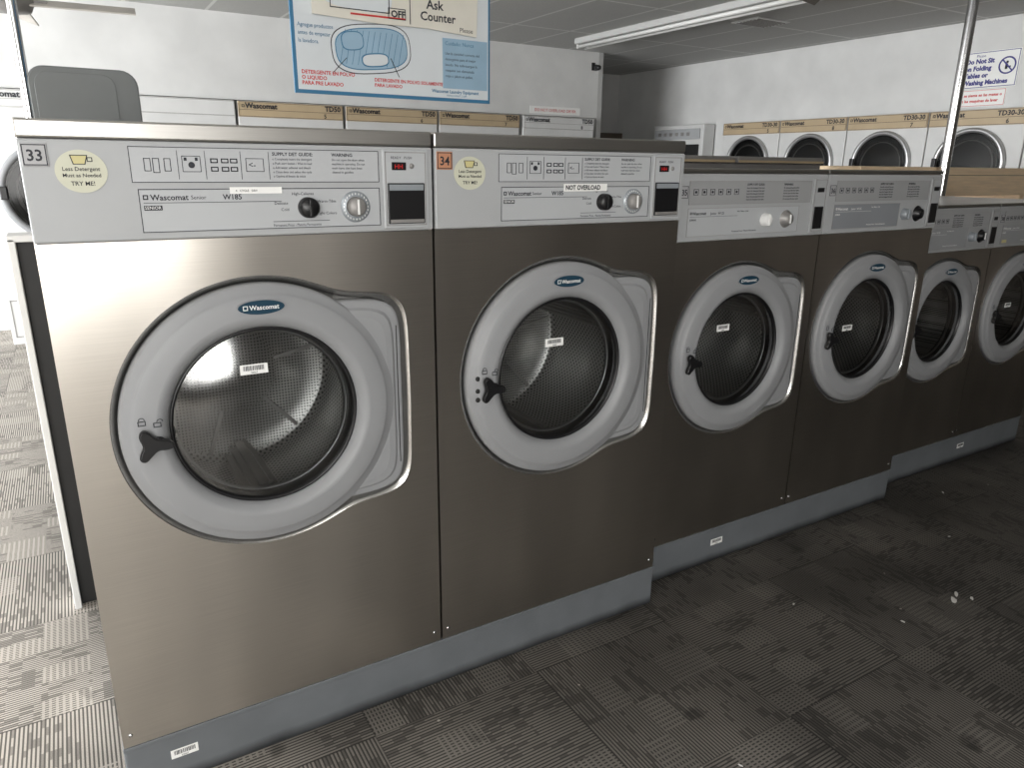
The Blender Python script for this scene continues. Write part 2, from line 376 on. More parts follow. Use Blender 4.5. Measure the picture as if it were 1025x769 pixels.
def washer(loc,W,Hp,Hb,lid,cx,cz,k,label,num,style=0,depth=.86,sticker=(0.,.08),platem=PURP,panelm=GREY):
    """Hp top of control panel, Hb bottom of control panel"""
    root=empty('washing_machine',loc,label,'washing machine','front-loading washers in the row')
    R,a,bb=.313*k,.343*k,.262*k; SG=160
    mb=MB(); g=.002
    tb=bmesh.new()
    outer=[(g,0),(W-g,0),(W-g,Hb),(g,Hb)]
    inner=door_outline(cx,cz,R,a,bb,0)
    ov=[tb.verts.new((x,0,z)) for x,z in outer]; iv=[tb.verts.new((x,0,z)) for x,z in inner]
    ed=[tb.edges.new((ov[i],ov[(i+1)%4])) for i in range(4)]+[tb.edges.new((iv[i],iv[(i+1)%len(iv)])) for i in range(len(iv))]
    bmesh.ops.triangle_fill(tb,edges=ed,use_beauty=True,use_dissolve=False)
    for f in tb.faces:
        f.normal_update()
        if f.normal.y>0: f.normal_flip()
    mb.add(tb,STEEL)
    tb=bmesh.new(); rows=[]
    for off,y in ((0,0),(-.003,.0012),(-.008,.006),(-.012,.014),(-.015,.020),(-.018,.021)):
        rows.append([tb.verts.new((x,y,z)) for x,z in door_outline(cx,cz,R,a,bb,off)])
    rows.append([tb.verts.new((cx+.203*k*math.cos(2*math.pi*i/SG),.021,cz+.203*k*math.sin(2*math.pi*i/SG))) for i in range(SG)])
    for A,B in zip(rows,rows[1:]):
        for i in range(SG): tb.faces.new((A[i],B[i],B[(i+1)%SG],A[(i+1)%SG]))
    bmesh.ops.recalc_face_normals(tb,faces=tb.faces[:])
    mb.add(tb,STEELR,True)
    T=.004
    mb.box(g,g+T,.0005,depth,0,Hp,STEEL); mb.box(W-g-T,W-g,.0005,depth,0,Hp,STEEL)
    mb.box(g+T,W-g-T,depth-T,depth,0,Hp,METG); mb.box(g+T,W-g-T,.001,depth-T,0,T,METG)
    mb.box(g+T,W-g-T,.012,.02,Hb-.02,Hp,METG)
    cab=mb.obj('cabinet',root)
    for sx in (.02,W-.02):
        mb=MB(); mb.lathe(sx,.03,[(0,-.002),(.004,-.0015),(.005,0)],CHROME,12); mb.obj('screw',cab)
    mb=MB(); mb.box(-.001+g,W-g,-.008,depth,Hp+.001,Hp+lid,LID,.004); mb.obj('lid',root)
    # drum
    mb=MB()
    mb.lathe(0,0,[(.205*k,.0),(.262*k,.012),(.262*k,.36),(.25*k,.375),(.12*k,.372),(.11*k,.355),(0,.35)],DRUM,96)
    for i in range(3):
        an=math.pi*2*i/3+.5; c,s=math.cos(an),math.sin(an)
        for rib,(wd,hh) in enumerate(((.07,.03),(.045,.05),(.02,.066))):
            tb=bmesh.new(); bmesh.ops.create_cube(tb,size=1)
            for v in tb.verts:
                rr=.262*k-hh/2+v.co.x*hh; tt=v.co.z*wd; yy=.18+v.co.y*.30
                v.co=Vector((rr*c-tt*s,yy,rr*s+tt*c))
            bmesh.ops.bevel(tb,geom=tb.edges[:],offset=.006,segments=2,affect='EDGES'); mb.add(tb,METG)
    for i in range(6):
        an=math.pi*2*i/6+.2; c,s=math.cos(an),math.sin(an)
        tb=bmesh.new(); bmesh.ops.create_cube(tb,size=1)
        for v in tb.verts:
            rr=.18*k+v.co.x*.13; tt=v.co.z*.010; v.co=Vector((rr*c-tt*s,.368+v.co.y*.006,rr*s+tt*c))
        mb.add(tb,METG)
    mb.obj('drum',root,(cx,.052,cz),'perforated steel drum')
    # door
    mb=MB()
    mb.lathe(cx,cz,[(r*k,y) for r,y in ((.298,.018),(.2985,-.004),(.2965,-.011),(.292,-.0145),(.279,-.0165),(.276,-.0205),(.270,-.0235),(.256,-.0255),(.233,-.0290),(.226,-.0290),(.219,-.0265),(.211,-.020),(.204,-.010),(.202,.018))],RING,112,closed=True)
    door=mb.obj('door',root,label='grey plastic porthole door ring')
    mb=MB()
    mb.lathe(cx,cz,[(r*k,y) for r,y in ((.205,-.006),(.201,-.010),(.197,-.009),(.195,-.002),(.194,.02),(.196,.05),(.205,.052))],BLACK,80,closed=True)
    mb.obj('gasket',door,label='black rubber door seal')
    mb=MB()
    mb.lathe(cx,cz,[(r*k,y) for r,y in ((.197,-.003),(.18,-.006),(.15,-.012),(.11,-.0165),(.06,-.0195),(0,-.0205))],GLASS,80)
    mb.lathe(cx,cz,[(r*k,y) for r,y in ((.192,.030),(.188,.036),(.185,.036),(.189,.030))],SATIN,80,closed=True)
    mb.obj('door_glass',door,label='round clear door glass')
    # moulded hinge cover built from separate quads (stepped)
    def hcloops(ra,rb,angdeg,y_out,y_in,ri=.245,M=MB):
        A0=math.radians(angdeg); O=[];I=[]
        for i in range(49):
            th=-A0+2*A0*i/48
            r=((abs(math.cos(th))/ra)**9+(abs(math.sin(th))/rb)**9)**(-1/9)
            O.append((cx+r*math.cos(th),y_out,cz+r*math.sin(th))); I.append((cx+ri*k*math.cos(th),y_in,cz+ri*k*math.sin(th)))
        return O,I
    def strip(P,Q):
        tb=bmesh.new(); A=[tb.verts.new(p) for p in P]; B=[tb.verts.new(p) for p in Q]
        for i in range(len(A)-1): tb.faces.new((A[i],A[i+1],B[i+1],B[i]))
        for f in tb.faces:
            f.normal_update()
            if f.normal.y>0: f.normal_flip()
        mb.add(tb,RING)
    ra,rb=a-.022,bb-.019
    mb=MB()
    L=[(0,.019,62),(0,-.002,62),(.004,-.005,62),(.018,-.006,60),(.024,-.012,58),(.040,-.014,55)]
    loops=[hcloops(ra-d,rb-d*.9,62 if True else an,y,y)[0] for d,y,an in L]
    for P,Q in zip(loops,loops[1:]): strip(P,Q)
    inner_=hcloops(ra,rb,62,-.014,-.014)[1]
    # clamp the innermost step outside the ring radius
    strip(loops[-1],inner_)
    xr=cx+ra
    mb.rect(xr-.0120,xr-.0095,cz-rb*.72,cz+rb*.72,-.0056,DARK,.0006)
    mb.obj('hinge_cover',door,label='grey moulded hinge cover with slim slot')
    # handle
    hp=[(-.252,-.046),(-.240,-.028),(-.222,-.034),(-.208,-.056),(-.186,-.062),(-.164,-.070),(-.160,-.090),(-.180,-.096),(-.204,-.092),(-.222,-.108),(-.240,-.126),(-.256,-.116),(-.252,-.098),(-.240,-.078)]
    sc_=.72; hx,hz=-.236,-.018
    mb=MB(); mb.prism(chaikin([(cx+(hx+(x+.21)*sc_)*k,cz+(hz+(z+.075)*sc_+.006)*k) for x,z in hp]),-.048,-.034,BLACK,.003)
    mb.lathe(cx+(hx+.008)*k,cz+(hz+.006)*k,[(.012,-.015),(.012,-.044),(0,-.045)],BLACK,20)
    mb.obj('door_handle',door,label='black plastic door handle')
    mb=MB(); bz=cz+.250*k
    mb.oval(cx,bz,.050*k,.0165*k,-.0305,-.022,RING); mb.oval(cx,bz,.048*k,.0150*k,-.0312,-.022,NAVY)
    mb.frame(cx-.038*k,cx-.028*k,bz-.005,bz+.005,-.0314,.0018,WHITE,.0004)
    mb.text('Wascomat',cx-.025*k,bz-.0047,.0140*k,-.0318,WHITE,bold=.015)
    mb.obj('badge',door,label='dark blue oval badge with white lettering')
    mb=MB(); lx=cx-.245*k
    padlock(mb,lx-.010,cz+.034,.015,-.0272); padlock(mb,lx+.018,cz+.028,.015,-.0300,True)
    mb.obj('lock_symbols',door)
    if num=='34':
        for q in (.045,.012,-.012):
            mb=MB(); mb.lathe(cx-.272*k,cz+q-.03,[(0,-.0238),(.006,-.0238),(.0068,-.0215)],DARK,16); mb.obj('mounting_hole',door)
    if sticker:
        mb=MB(); barcode(mb,cx+sticker[0],cz+sticker[1],.058,.022,-.0190); mb.obj('barcode_sticker',door)
    # control panel
    mb=MB(); mb.box(g,W-g,-.008,.012,Hb+.002,Hp,panelm,.004)
    pan=mb.obj('control_panel',root,label='light grey plastic control panel')
    Y=-.0085; f=W/.80
    if style==0:
        u0,u1=.175*f,.667*f; z0=Hb+.110; z1=Hb+.176
        mb=MB(); mb.rect(u0,u1,z0,z1,Y,DECAL); mb.frame(u0,u1,z0,z1,Y-.001,.0012,INK)
        yy=Y-.0012
        ic=Hb+.143
        for j,ux in enumerate((.205,.22,.24)):
            mb.frame(ux*f-.006,ux*f+.006,ic-.012-.003*(j%2),ic+.012,yy,.0012,INK)
        mb.oval(.283*f,ic,.006,.006,yy-.001,yy,INK,16); mb.frame(.266*f,.30*f,ic-.013,ic+.017,yy,.001,INK)
        for qx in (.270,.290): mb.rect(qx*f,qx*f+.005,ic+.008,ic+.014,yy,INK)
        for qx in (.318,.338,.355):
            for qz in (-.012,.004): mb.frame(qx*f,qx*f+.014,ic+qz,ic+qz+.009,yy,.002,INK)
        mb.frame(.385*f,.42*f,ic-.012,ic+.014,yy,.001,INK); mb.text('<-',.39*f,ic-.004,.016,yy,INK)
        for qx in (.258,.308,.375,.43): mb.rect(qx*f,qx*f+.0008,z0+.006,z1-.006,yy,INK)
        mb.text('SUPPLY DET GUIDE:',.438*f,z1-.013,.0095,yy,INK,bold=.02)
        for j,t in enumerate(('Completely insert the detergent','Push start button / Wait to load','Add water softener and bleach','Close door and select the cycle','Oprima el boton de inicio')):
            mb.text('o '+t,.438*f,z1-.022-j*.0085,.0068,yy,INK,sx=.86*f)
        mb.text('WARNING',.562*f,z1-.013,.0095,yy,INK,bold=.02)
        for j,t in enumerate(('Do not open the door when','machine is operating. Do not','wash items that have been','cleaned in gasoline')):
            mb.text(t,.562*f,z1-.022-j*.0085,.0068,yy,INK,sx=.92*f)
        z0=Hb+.016; z1=Hb+.098
        mb.rect(u0+.008,u1,z0,z1,Y,DECAL); mb.frame(u0+.008,u1,z0,z1,Y-.001,.0014,INK)
        mb.frame(.19*f,.199*f,z1-.020,z1-.011,yy,.002,INK); mb.text('Wascomat',.203*f,z1-.021,.0155,yy,INK,bold=.02)
        mb.text('Senior',.275*f,z1-.020,.011,yy,INK); mb.text('W185',.335*f,z1-.021,.0145,yy,INK,bold=.02)
        mb.rect(.19*f,.45*f,z1-.0265,z1-.0255,yy,INK)
        mb.rect(.19*f,.222*f,z1-.040,z1-.031,yy,INK); mb.text('SENIOR',.191*f,z1-.038,.0085,yy-.001,WHITE)
        mb.text('High-Caliente',.472*f,z1-.014,.0085,yy,INK); mb.text('Delicate',.435*f,z1-.033,.0085,yy,INK); mb.text('Cold',.448*f,z1-.046,.0085,yy,INK)
        mb.text('Warm-Tibia',.525*f,z1-.030,.0085,yy,INK); mb.text('Bright Colors',.52*f,z1-.055,.0085,yy,INK)
        mb.rect(.43*f,.55*f,z1-.068,z1-.067,yy,INK); mb.text('Permanent Press - Plancha Permanente',.43*f,z1-.078,.008,yy,INK,sx=.8)
        if num=='33': mb.rect(.349*f,.452*f,z1-.010,z1+.003,yy-.001,STICK); mb.text('4   CYCLE   DRY',.36*f,z1-.006,.006,yy-.003,INK)
        else:
            mb.rect(.372*f,.515*f,z1-.012,z1+.007,yy-.001,STICK); mb.text('NOT OVERLOAD',.377*f,z1-.008,.0165,yy-.003,INK,sx=.88,bold=.03)
        mb.obj('panel_lettering',pan)
        mb=MB(); mb.box(.006,.047,Y-.002,Y,Hp-.048,Hp-.008,platem,.001); mb.frame(.008,.045,Hp-.046,Hp-.010,Y-.002,.0018,INK)
        mb.text(num,.0265,Hp-.038,.027,Y-.0028,INK,'CENTER',sx=.95,bold=.02); mb.obj('number_plate',pan)
        mb=MB(); sc=.095*f
        mb.oval(sc,Hb+.130,.042,.038,Y-.0012,Y,YEL); mb.text('Less Detergent',sc,Hb+.131,.0100,Y-.0018,INK,'CENTER',sx=.98,bold=.01)
        mb.text('Must as Needed',sc,Hb+.120,.0094,Y-.0018,INK,'CENTER',bold=.01); mb.text('TRY ME!',sc,Hb+.105,.0108,Y-.0018,INK,'CENTER',bold=.01)
        mb.prism([(sc-.012,Hb+.142),(sc+.008,Hb+.142),(sc+.013,Hb+.159),(sc-.016,Hb+.159)],Y-.0018,Y-.001,INK)
        mb.prism([(sc-.0105,Hb+.1435),(sc+.0065,Hb+.1435),(sc+.011,Hb+.1575),(sc-.014,Hb+.1575)],Y-.0024,Y-.0018,YEL2)
        mb.frame(sc+.011,sc+.020,Hb+.147,Hb+.155,Y-.0012,.0014,INK)
        mb.obj('round_sticker',pan,label='pale yellow oval detergent sticker')
        kz=Hb+.058
        mb=MB(); mb.lathe(.505*f,kz,[(.022,0),(.021,-.018),(.017,-.023),(0,-.024)],BLACK,32,cy=Y); mb.box(.505*f-.003,.505*f+.003,Y-.027,Y-.02,kz-.018,kz+.018,BLACK,.001)
        mb.obj('knob',pan,label='black selector knob')
        mb=MB(); mb.lathe(.610*f,kz,[(.034,0),(.033,-.003),(.022,-.004)],DIAL,40,cy=Y)
        for j in range(24):
            an=2*math.pi*j/24; mb.box(.610*f+.0275*math.cos(an)-.0007,.610*f+.0275*math.cos(an)+.0007,Y-.005,Y-.0036,kz+.0275*math.sin(an)-.002,kz+.0275*math.sin(an)+.002,WHITE)
        mb.lathe(.610*f,kz,[(.021,-.002),(.020,-.016),(.016,-.02),(0,-.021)],METG,32,cy=Y); mb.box(.610*f-.002,.610*f+.002,Y-.024,Y-.018,kz-.016,kz+.016,WHITE,.0008)
        mb.obj('knob',pan,label='silver timer dial with white pointer')
        c0,c1=.674*f,.784*f
        mb=MB(); mb.box(c0,c1,Y-.006,Y+.001,Hb+.008,Hb+.180,DECAL,.003)
        mb.frame(c0+.006,c1-.006,Hb+.014,Hb+.175,Y-.006,.0018,METG)
        mb.rect(c0+.022,c0+.056,Hb+.136,Hb+.153,Y-.0065,BLACK); mb.text('HH',c0+.028,Hb+.139,.014,Y-.0078,REDL)
        mb.lathe(c0+.070,Hb+.145,[(.006,0),(.005,-.003),(0,-.004)],METG,16,cy=Y-.006)
        mb.text('READY   PUSH',c0+.020,Hb+.160,.008,Y-.0066,INK)
        mb.box(c0+.010,c1-.010,Y-.0085,Y-.005,Hb+.018,Hb+.108,BLACK,.002)
        mb.prism([(c0+.014,Hb+.092),(c1-.014,Hb+.092),(c1-.014,Hb+.105),(c0+.014,Hb+.105)],Y-.010,Y-.008,DIAL)
        mb.box(c0+.014,c1-.014,Y-.012,Y-.008,Hb+.020,Hb+.028,METG,.001)
        mb.obj('coin_box',pan,label='coin drop with display and dark slot')
    else:
        mb=MB(); yy=Y-.0012
        u0,u1=.055*f,.70*f; z0=Hb+.115; z1=Hp-.022
        mb.rect(u0,u1,z0,z1,Y,PANELB); mb.frame(u0,u1,z0,z1,Y-.001,.001,METG)
        for j in range(6):
            qx=.075+.04*j; mb.frame(qx*f,qx*f+.020,z1-.042,z1-.024,yy,.0013,INK)
            mb.oval(qx*f+.010,z1-.033,.004,.004,yy-.001,yy,INK,12)
        mb.text('SUPPLY DET GUIDE:',.34*f,z1-.014,.0092,yy,INK,bold=.02); mb.text('WARNING',.54*f,z1-.014,.0092,yy,INK,bold=.02)
        for j in range(5):
            mb.text('Insert the detergent Push start',.34*f,z1-.024-j*.009,.0066,yy,INK,bold=.01); mb.text('Do not open the door when',.54*f,z1-.024-j*.009,.0066,yy,INK,bold=.01)
        lw=.64 if style==1 else .50
        mb.rect(u0,lw*f,Hb+.018,Hb+.104,Y,DECAL if style==1 else (DECALB if style==2 else DECALG)); mb.frame(u0,lw*f,Hb+.018,Hb+.104,Y-.001,.001,METG)
        tm=INK if style==1 else WHITE
        mb.frame(.066*f,.073*f,Hb+.085,Hb+.093,yy,.0015,tm)
        mb.text('Wascomat',.077*f,Hb+.084,.0135,yy,tm,bold=.015); mb.text('Junior  W125',.165*f,Hb+.084,.011,yy,tm)
        mb.rect(.066*f,.30*f,Hb+.078,Hb+.0788,yy,tm); mb.text('JUNIOR',.066*f,Hb+.066,.008,yy,tm,bold=.02)
        mb.text('Permanent Press - Plancha Permanente',.28*f,Hb+.027,.0072,yy,tm); mb.text('Hot  Warm  Cold',.30*f,Hb+.09,.007,yy,tm)
        if style==3:
            mb.rect(.07*f,.12*f,Hb+.022,Hb+.036,yy,YEL2)
        mb.obj('panel_lettering',pan)
        mb=MB(); mb.rect(.008,.044,Hp-.075,Hp-.035,Y-.001,PURP,.0015); mb.frame(.010,.042,Hp-.073,Hp-.037,Y-.0026,.0015,INK); mb.text(num,.026,Hp-.064,.024,Y-.0035,INK,'CENTER',bold=.02); mb.obj('number_plate',pan)
        kz=Hb+.062
        k1,k2=(.45,.57) if style==1 else (.54,.64)
        mb=MB(); mb.lathe(k1*f,kz,[(.022,0),(.020,-.018),(.016,-.022),(0,-.023)],WHITE if style==1 else DIAL,32,cy=Y); mb.box(k1*f-.003,k1*f+.003,Y-.026,Y-.020,kz-.018,kz+.018,WHITE if style==1 else DIAL,.001)
        mb.obj('knob',pan,label='white selector knob' if style==1 else 'silver selector knob')
        mb=MB(); mb.lathe(k2*f,kz,[(.030,0),(.028,-.004),(.020,-.005),(.019,-.018),(0,-.020)],METG if style==1 else BLACK,32,cy=Y); mb.box(k2*f-.002,k2*f+.002,Y-.024,Y-.018,kz-.015,kz+.015,WHITE if style!=2 else BLACK,.001)
        mb.obj('knob',pan,label='dark timer dial')
        c0,c1=.710*f,.790*f
        mb=MB(); mb.box(c0,c1,Y-.006,Y+.001,Hb+.010,Hp-.012,panelm,.003); mb.box(c0+.012,c1-.012,Y-.009,Y-.005,Hb+.024,Hb+.100,BLACK,.002)
        mb.frame(c0+.006,c1-.006,Hb+.016,Hp-.018,Y-.007,.0014,METG); mb.rect(c0+.018,c1-.018,Hp-.06,Hp-.045,Y-.007,BLACK)
        mb.obj('coin_box',pan,label='coin drop with dark slot')
    return root

PH=.145
washer((-.062,1.6,PH),.802,1.323,1.137,.034,.387,.743,1.,'stainless steel front-loading washer numbered 33 with round yellow sticker','33',sticker=(-.025,.115))
washer((.742,1.6,PH),.784,1.323,1.137,.034,.378,.743,1.,'stainless steel front-loading washer numbered 34 with orange number plate','34',sticker=(-.035,.085),platem=ORNG)
washer((1.593,1.695,PH),.706,1.268,1.06,.016,.330,.682,.98,'stainless steel front-loading washer numbered 35 with white knob','35',style=1,sticker=(-.09,.09))
washer((2.300,1.695,PH),.706,1.268,1.06,.016,.330,.682,.98,'stainless steel front-loading washer numbered 36 with blue-grey decal','36',style=2,sticker=(-.12,.02))
washer((3.015,1.784,PH),.663,1.130,.940,.014,.308,.626,.92,'lower stainless steel front-loading washer numbered 37 beside another low one','37',style=3,sticker=None,panelm=PANELB)
washer((3.680,1.784,PH),.663,1.130,.940,.014,.308,.626,.92,'lower stainless steel front-loading washer numbered 38 at the row end','38',style=3,sticker=(-.09,.03),panelm=PANELB)

def plinth(x0,x1,y0,y1,label,sx):
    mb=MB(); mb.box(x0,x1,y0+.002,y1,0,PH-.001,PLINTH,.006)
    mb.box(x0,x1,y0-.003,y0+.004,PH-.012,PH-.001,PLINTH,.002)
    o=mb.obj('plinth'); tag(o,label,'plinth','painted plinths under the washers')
    mb=MB(); barcode(mb,sx,.082,.06,.024,y0+.0015); mb.obj('barcode_sticker',o)
plinth(-.062,1.530,1.6,2.46,'blue-grey painted plinth under the two tall washers',.062)
plinth(1.585,3.008,1.695,2.56,'blue-grey painted plinth under the two middle washers',1.93)
plinth(3.013,4.345,1.784,2.65,'blue-grey painted plinth under the two low washers',3.76)

# ---------------------------------------------------------------- dryers
def dryer(loc,W,H,rot,label,tm,txt,num,group,doors,front=ENAM,dep=.62,ringm=RING):
    root=empty('tumble_dryer',loc,label,'dryer',group,rot)
    mb=MB(); mb.box(.004,W-.004,.012,dep,0,H,front,.006); mb.obj('cabinet',root)
    ph=.13; ln=BROWN if tm is TAN else METG
    mb=MB(); mb.box(.006,W-.006,0,.014,H-ph,H-.004,tm,.003); p=mb.obj('control_panel',root)
    mb=MB()
    if txt is not None: mb.frame(.010,W-.010,H-ph+.004,H-.008,-.001,.003,ln)
    if txt:
        mb.rect(.015,W-.015,H-.072,H-.069,-.0005,ln)
        mb.frame(.035,.058,H-.053,H-.030,-.003,.005,INK)
        s=.062 if W>.9 else .055
        mb.text('Wascomat',.065,H-.058,s,-.003,INK,bold=.03); mb.text(txt,W-.03,H-.058,s,-.003,INK,'RIGHT',bold=.03)
        mb.text(num,W*.80,H-.118,.05,-.003,INK,bold=.02)
    else: mb.rect(.02,W-.02,H-.125,H-.122,-.0005,ln)
    mb.obj('panel_lettering',p)
    for cz,r in doors:
        mb=MB(); mb.lathe(W/2,cz,[(r,.012),(r,-.018),(r*.985,-.028),(r*.92,-.032),(r*.87,-.02),(r*.86,.011)],ringm,64,closed=True)
        d=mb.obj('door',root)
        mb=MB(); mb.lathe(W/2,cz,[(r*.87,-.014),(r*.4,-.020),(0,-.022)],DGLASS,48); mb.lathe(W/2,cz,[(r*.87,.0),(r*.80,-.012),(r*.80,.0)],BLACK,48,closed=True); mb.lathe(W/2,cz,[(r*.70,.002),(r*.66,-.004),(r*.64,.002)],METG,48,closed=True); mb.lathe(W/2,cz,[(r*.87,.004),(0,.004)],DARK,48)
        mb.obj('door_glass',d,label='dark round door glass')
        mb=MB(); mb.box(W/2-r*.97,W/2-r*.84,-.055,-.03,cz-.05,cz+.05,BLACK,.006); mb.obj('door_handle',d)
    mb=MB()
    mb.frame(.03,W-.03,.06,.36,.011,.008,METG); mb.obj('vent_panel',root)
    return root
GB='row of large dryers along the white wall'
for i,(x,tm,lab,num,tx) in enumerate((( -.52,ENAM,'white large tumble dryer with dark round door','4','TD50'),(.43,ENAM,'white large tumble dryer with plain panel','4',''),
    (1.385,TAN,'large tumble dryer with tan control strip','5','TD50'),(2.345,TAN,'large tumble dryer with tan control strip','6','TD50'),(3.30,TAN,'large tumble dryer with tan control strip','7','TD50'),(4.28,ENAM,'large tumble dryer with white control strip','8','TD50'))):
    dryer((x,6.93,0),.94,1.945,0,lab,tm,tx,num,GB,[(1.19,.38)])
GR='row of stacked dryers along the side wall'
for i,y in enumerate((6.32,5.52,4.72,3.92,3.12)):
    dryer((6.60,y,0),.798,1.92,-math.pi/2,'white stacked tumble dryer with tan control strip',TAN,'TD30-30',str(9-i if i else 5),GR,[(1.48,.295),(.64,.295)],dep=.19,ringm=SATIN)
root=empty('change_machine',(6.58,7.50,0),'white-framed grey upright machine in the corner','machine',rot=-math.pi/2)
mb=MB(); mb.box(0,.88,.02,.2,0,1.93,ENAM,.01); mb.obj('cabinet',root)
mb=MB(); mb.box(.05,.83,.0,.022,1.76,1.88,GREY,.006)
for j in range(6): mb.box(.12+.1*j,.17+.1*j,-.006,.002,1.80,1.84,METG,.003)
mb.obj('control_panel',root)
mb=MB(); mb.box(.06,.82,.0,.022,1.0,1.70,DARK,.006); mb.box(.06,.82,.0,.022,.2,.94,METG,.006); mb.obj('front_panel',root)
mb=MB(); mb.box(5.50,6.50,8.0,8.4,0,1.86,BROWN,.01); mb.box(5.55,5.98,7.985,8.0,.1,1.76,DARK,.004); mb.box(6.02,6.45,7.985,8.0,.1,1.76,DARK,.004)
tag(mb.obj('storage_cabinet'),'dark brown two-door storage cabinet in the corner recess','cabinet')

# ---------------------------------------------------------------- rear bulkheads
mb=MB(); mb.box(-.05,.9,2.56,2.62,0,1.40,DARK,.003); mb.box(-.14,-.05,2.56,2.62,0,1.205,DARK,.003)
mb.box(-.160,-.140,2.53,2.64,0,1.215,ENAM,.003); mb.box(-.160,-.06,2.53,2.64,1.205,1.225,ENAM,.003)
tag(mb.obj('service_bulkhead'),'dark service bulkhead with white edge behind the tall washers','partition')
mb=MB(); mb.box(2.25,3.62,2.72,2.98,0,1.455,METG,.006)
for x in (2.25,2.94): mb.box(x+.01,x+.67,2.70,3.0,1.456,1.488,METG,.006); mb.box(x+.01,x+.67,2.695,2.70,1.458,1.470,TAN,.001)
tag(mb.obj('service_bulkhead'),'grey service bulkhead with tan edging behind the middle washers','partition')
mb=MB(); mb.box(3.95,6.0,2.70,3.25,1.27,1.450,PLYW,.006); 
for x in (4.0,5.9): mb.box(x,x+.06,2.74,3.2,0,1.27,PLYW,.004)
mb.box(3.95,6.0,2.697,2.70,1.40,1.403,BROWN)
tag(mb.obj('folding_counter'),'plywood folding counter standing behind the low washers','counter')
def rrect(x0,x1,z0,z1,r,n=6):
    P=[]
    for cx,cz,a in ((x1-r,z1-r,0),(x0+r,z1-r,90),(x0+.01,z0+.01,180),(x1-.01,z0+.01,270)):
        rr=r if a<180 else .01
        for i in range(n+1):
            t=math.radians(a+90*i/n); P.append((cx+rr*math.cos(t),cz+rr*math.sin(t)))
    return P
mb=MB(); mb.prism(rrect(-.045,.235,1.40,1.687,.045),2.565,2.590,GREYP,.004)
mb.prism(rrect(-.030,.175,1.41,1.672,.035),2.561,2.566,GREYP,.002)
tag(mb.obj('tote_lid'),'grey rounded plastic lid standing behind the tall washer','plastic lid')

def pole(x,y,r,label):
    mb=MB(); mb.lathe(x,0,[(r,.02),(r,CZ-.02)],CHROME,28,axis='Z',cy=y); mb.lathe(x,0,[(r,.0),(r*2,.0),(r*2,.012),(r,.03)],CHROME,28,axis='Z',cy=y); mb.lathe(x,0,[(r,CZ-.03),(r*2,CZ-.012),(r*2,CZ)],CHROME,28,axis='Z',cy=y)
    tag(mb.obj('support_pole'),label,'pole')
pole(4.70,2.58+.06,.030,'chrome floor-to-ceiling pole behind the low washers')
pole(-.065,3.3,.016,'thin chrome floor-to-ceiling pole by the tall washers')
def fan(fx,fy,fz,a0,Lb,bm_,label):
    hr=CZ-fz
    mb=MB(); mb.lathe(fx,fz,[(.0,-.05),(.09,-.045),(.11,.0),(.09,.05),(0,.06)],METG,32,axis='Z',cy=fy); mb.lathe(fx,fz,[(.014,.05),(.014,hr-.01)],CHROME,16,axis='Z',cy=fy); mb.lathe(fx,fz,[(.05,hr-.04),(.06,hr-.005),(0,hr-.002)],METG,16,axis='Z',cy=fy)
    f=mb.obj('ceiling_fan'); tag(f,label,'ceiling fan')
    for i in range(4):
        an=math.radians(a0+90*i); mb=MB()
        mb.box(.09,Lb,-.07,.07,-.004,.004,bm_,.003); mb.box(.05,.16,-.02,.02,-.002,.012,METG,.002)
        o=mb.obj('fan_blade',f,(fx,fy,fz)); o.rotation_euler=(math.radians(20),0,an)
fan(-.10,4.5,2.155,-5,.54,BLADE,'ceiling fan with pale blades hanging from the tiled ceiling')
fan(2.53,1.93,2.17,49,.72,DBLADE,'ceiling fan with dark blades above the washers')
mb=MB(); sx_,sz_=5.22,2.47
mb.lathe(sx_,sz_,[(0,-.07),(.02,-.066),(.028,-.045),(.028,.012),(0,.02)],BLACK,20,cy=6.94); mb.box(sx_-.008,sx_+.008,6.93,7.0,sz_+.02,sz_+.035,BLACK,.003); mb.box(sx_-.02,sx_+.02,6.985,7.002,sz_-.02,sz_+.06,BLACK,.003)
tag(mb.obj('security_camera'),'small black security camera on the white wall corner','camera')

# poster
px,py,pz=.710,2.6,1.657
mb=MB(); w,h=.743,.56
mb.box(px,px+w,py,py+.006,pz,pz+h,BLUEP)
mb.rect(px+.012,px+w-.008,pz+.012,pz+h-.012,py,PAPER)
y0=py-.001
def blob(cx,cz,w_,h_,ang,m,y,n=40,e=3.):
    P=[]
    for i in range(n):
        t=2*math.pi*i/n; c,s=math.cos(t),math.sin(t); a=w_/2*abs(c)**(2/e)*(1 if c>=0 else -1); b_=h_/2*abs(s)**(2/e)*(1 if s>=0 else -1)
        P.append((cx+a*math.cos(ang)-b_*math.sin(ang),cz+a*math.sin(ang)+b_*math.cos(ang)))
    mb.prism(P,y-.0006,y,m)
tx,tz,ta=px+.275,pz+.155,.10
blob(tx,tz,.29,.16,ta,INK,y0); blob(tx,tz,.284,.154,ta,PAPER,y0-.0008); blob(tx,tz,.262,.134,ta,BLUEP,y0-.0016); blob(tx,tz,.256,.128,ta,LBLUE,y0-.0024)
for j in range(-5,6):
    mb.prism([(tx+j*.021-.012,tz-.055),(tx+j*.021-.0105,tz-.055),(tx+j*.021+.0135,tz+.055),(tx+j*.021+.012,tz+.055)],y0-.0034,y0-.0030,BLUEP)
blob(tx+.01,tz-.035,.10,.045,ta,BLUEP,y0-.0036); blob(tx+.01,tz-.035,.092,.037,ta,PAPER,y0-.0044)
blob(tx-.07,tz+.02,.08,.06,ta,BLUEP,y0-.0036); blob(tx-.07,tz+.02,.074,.054,ta,LBLUE,y0-.0044)
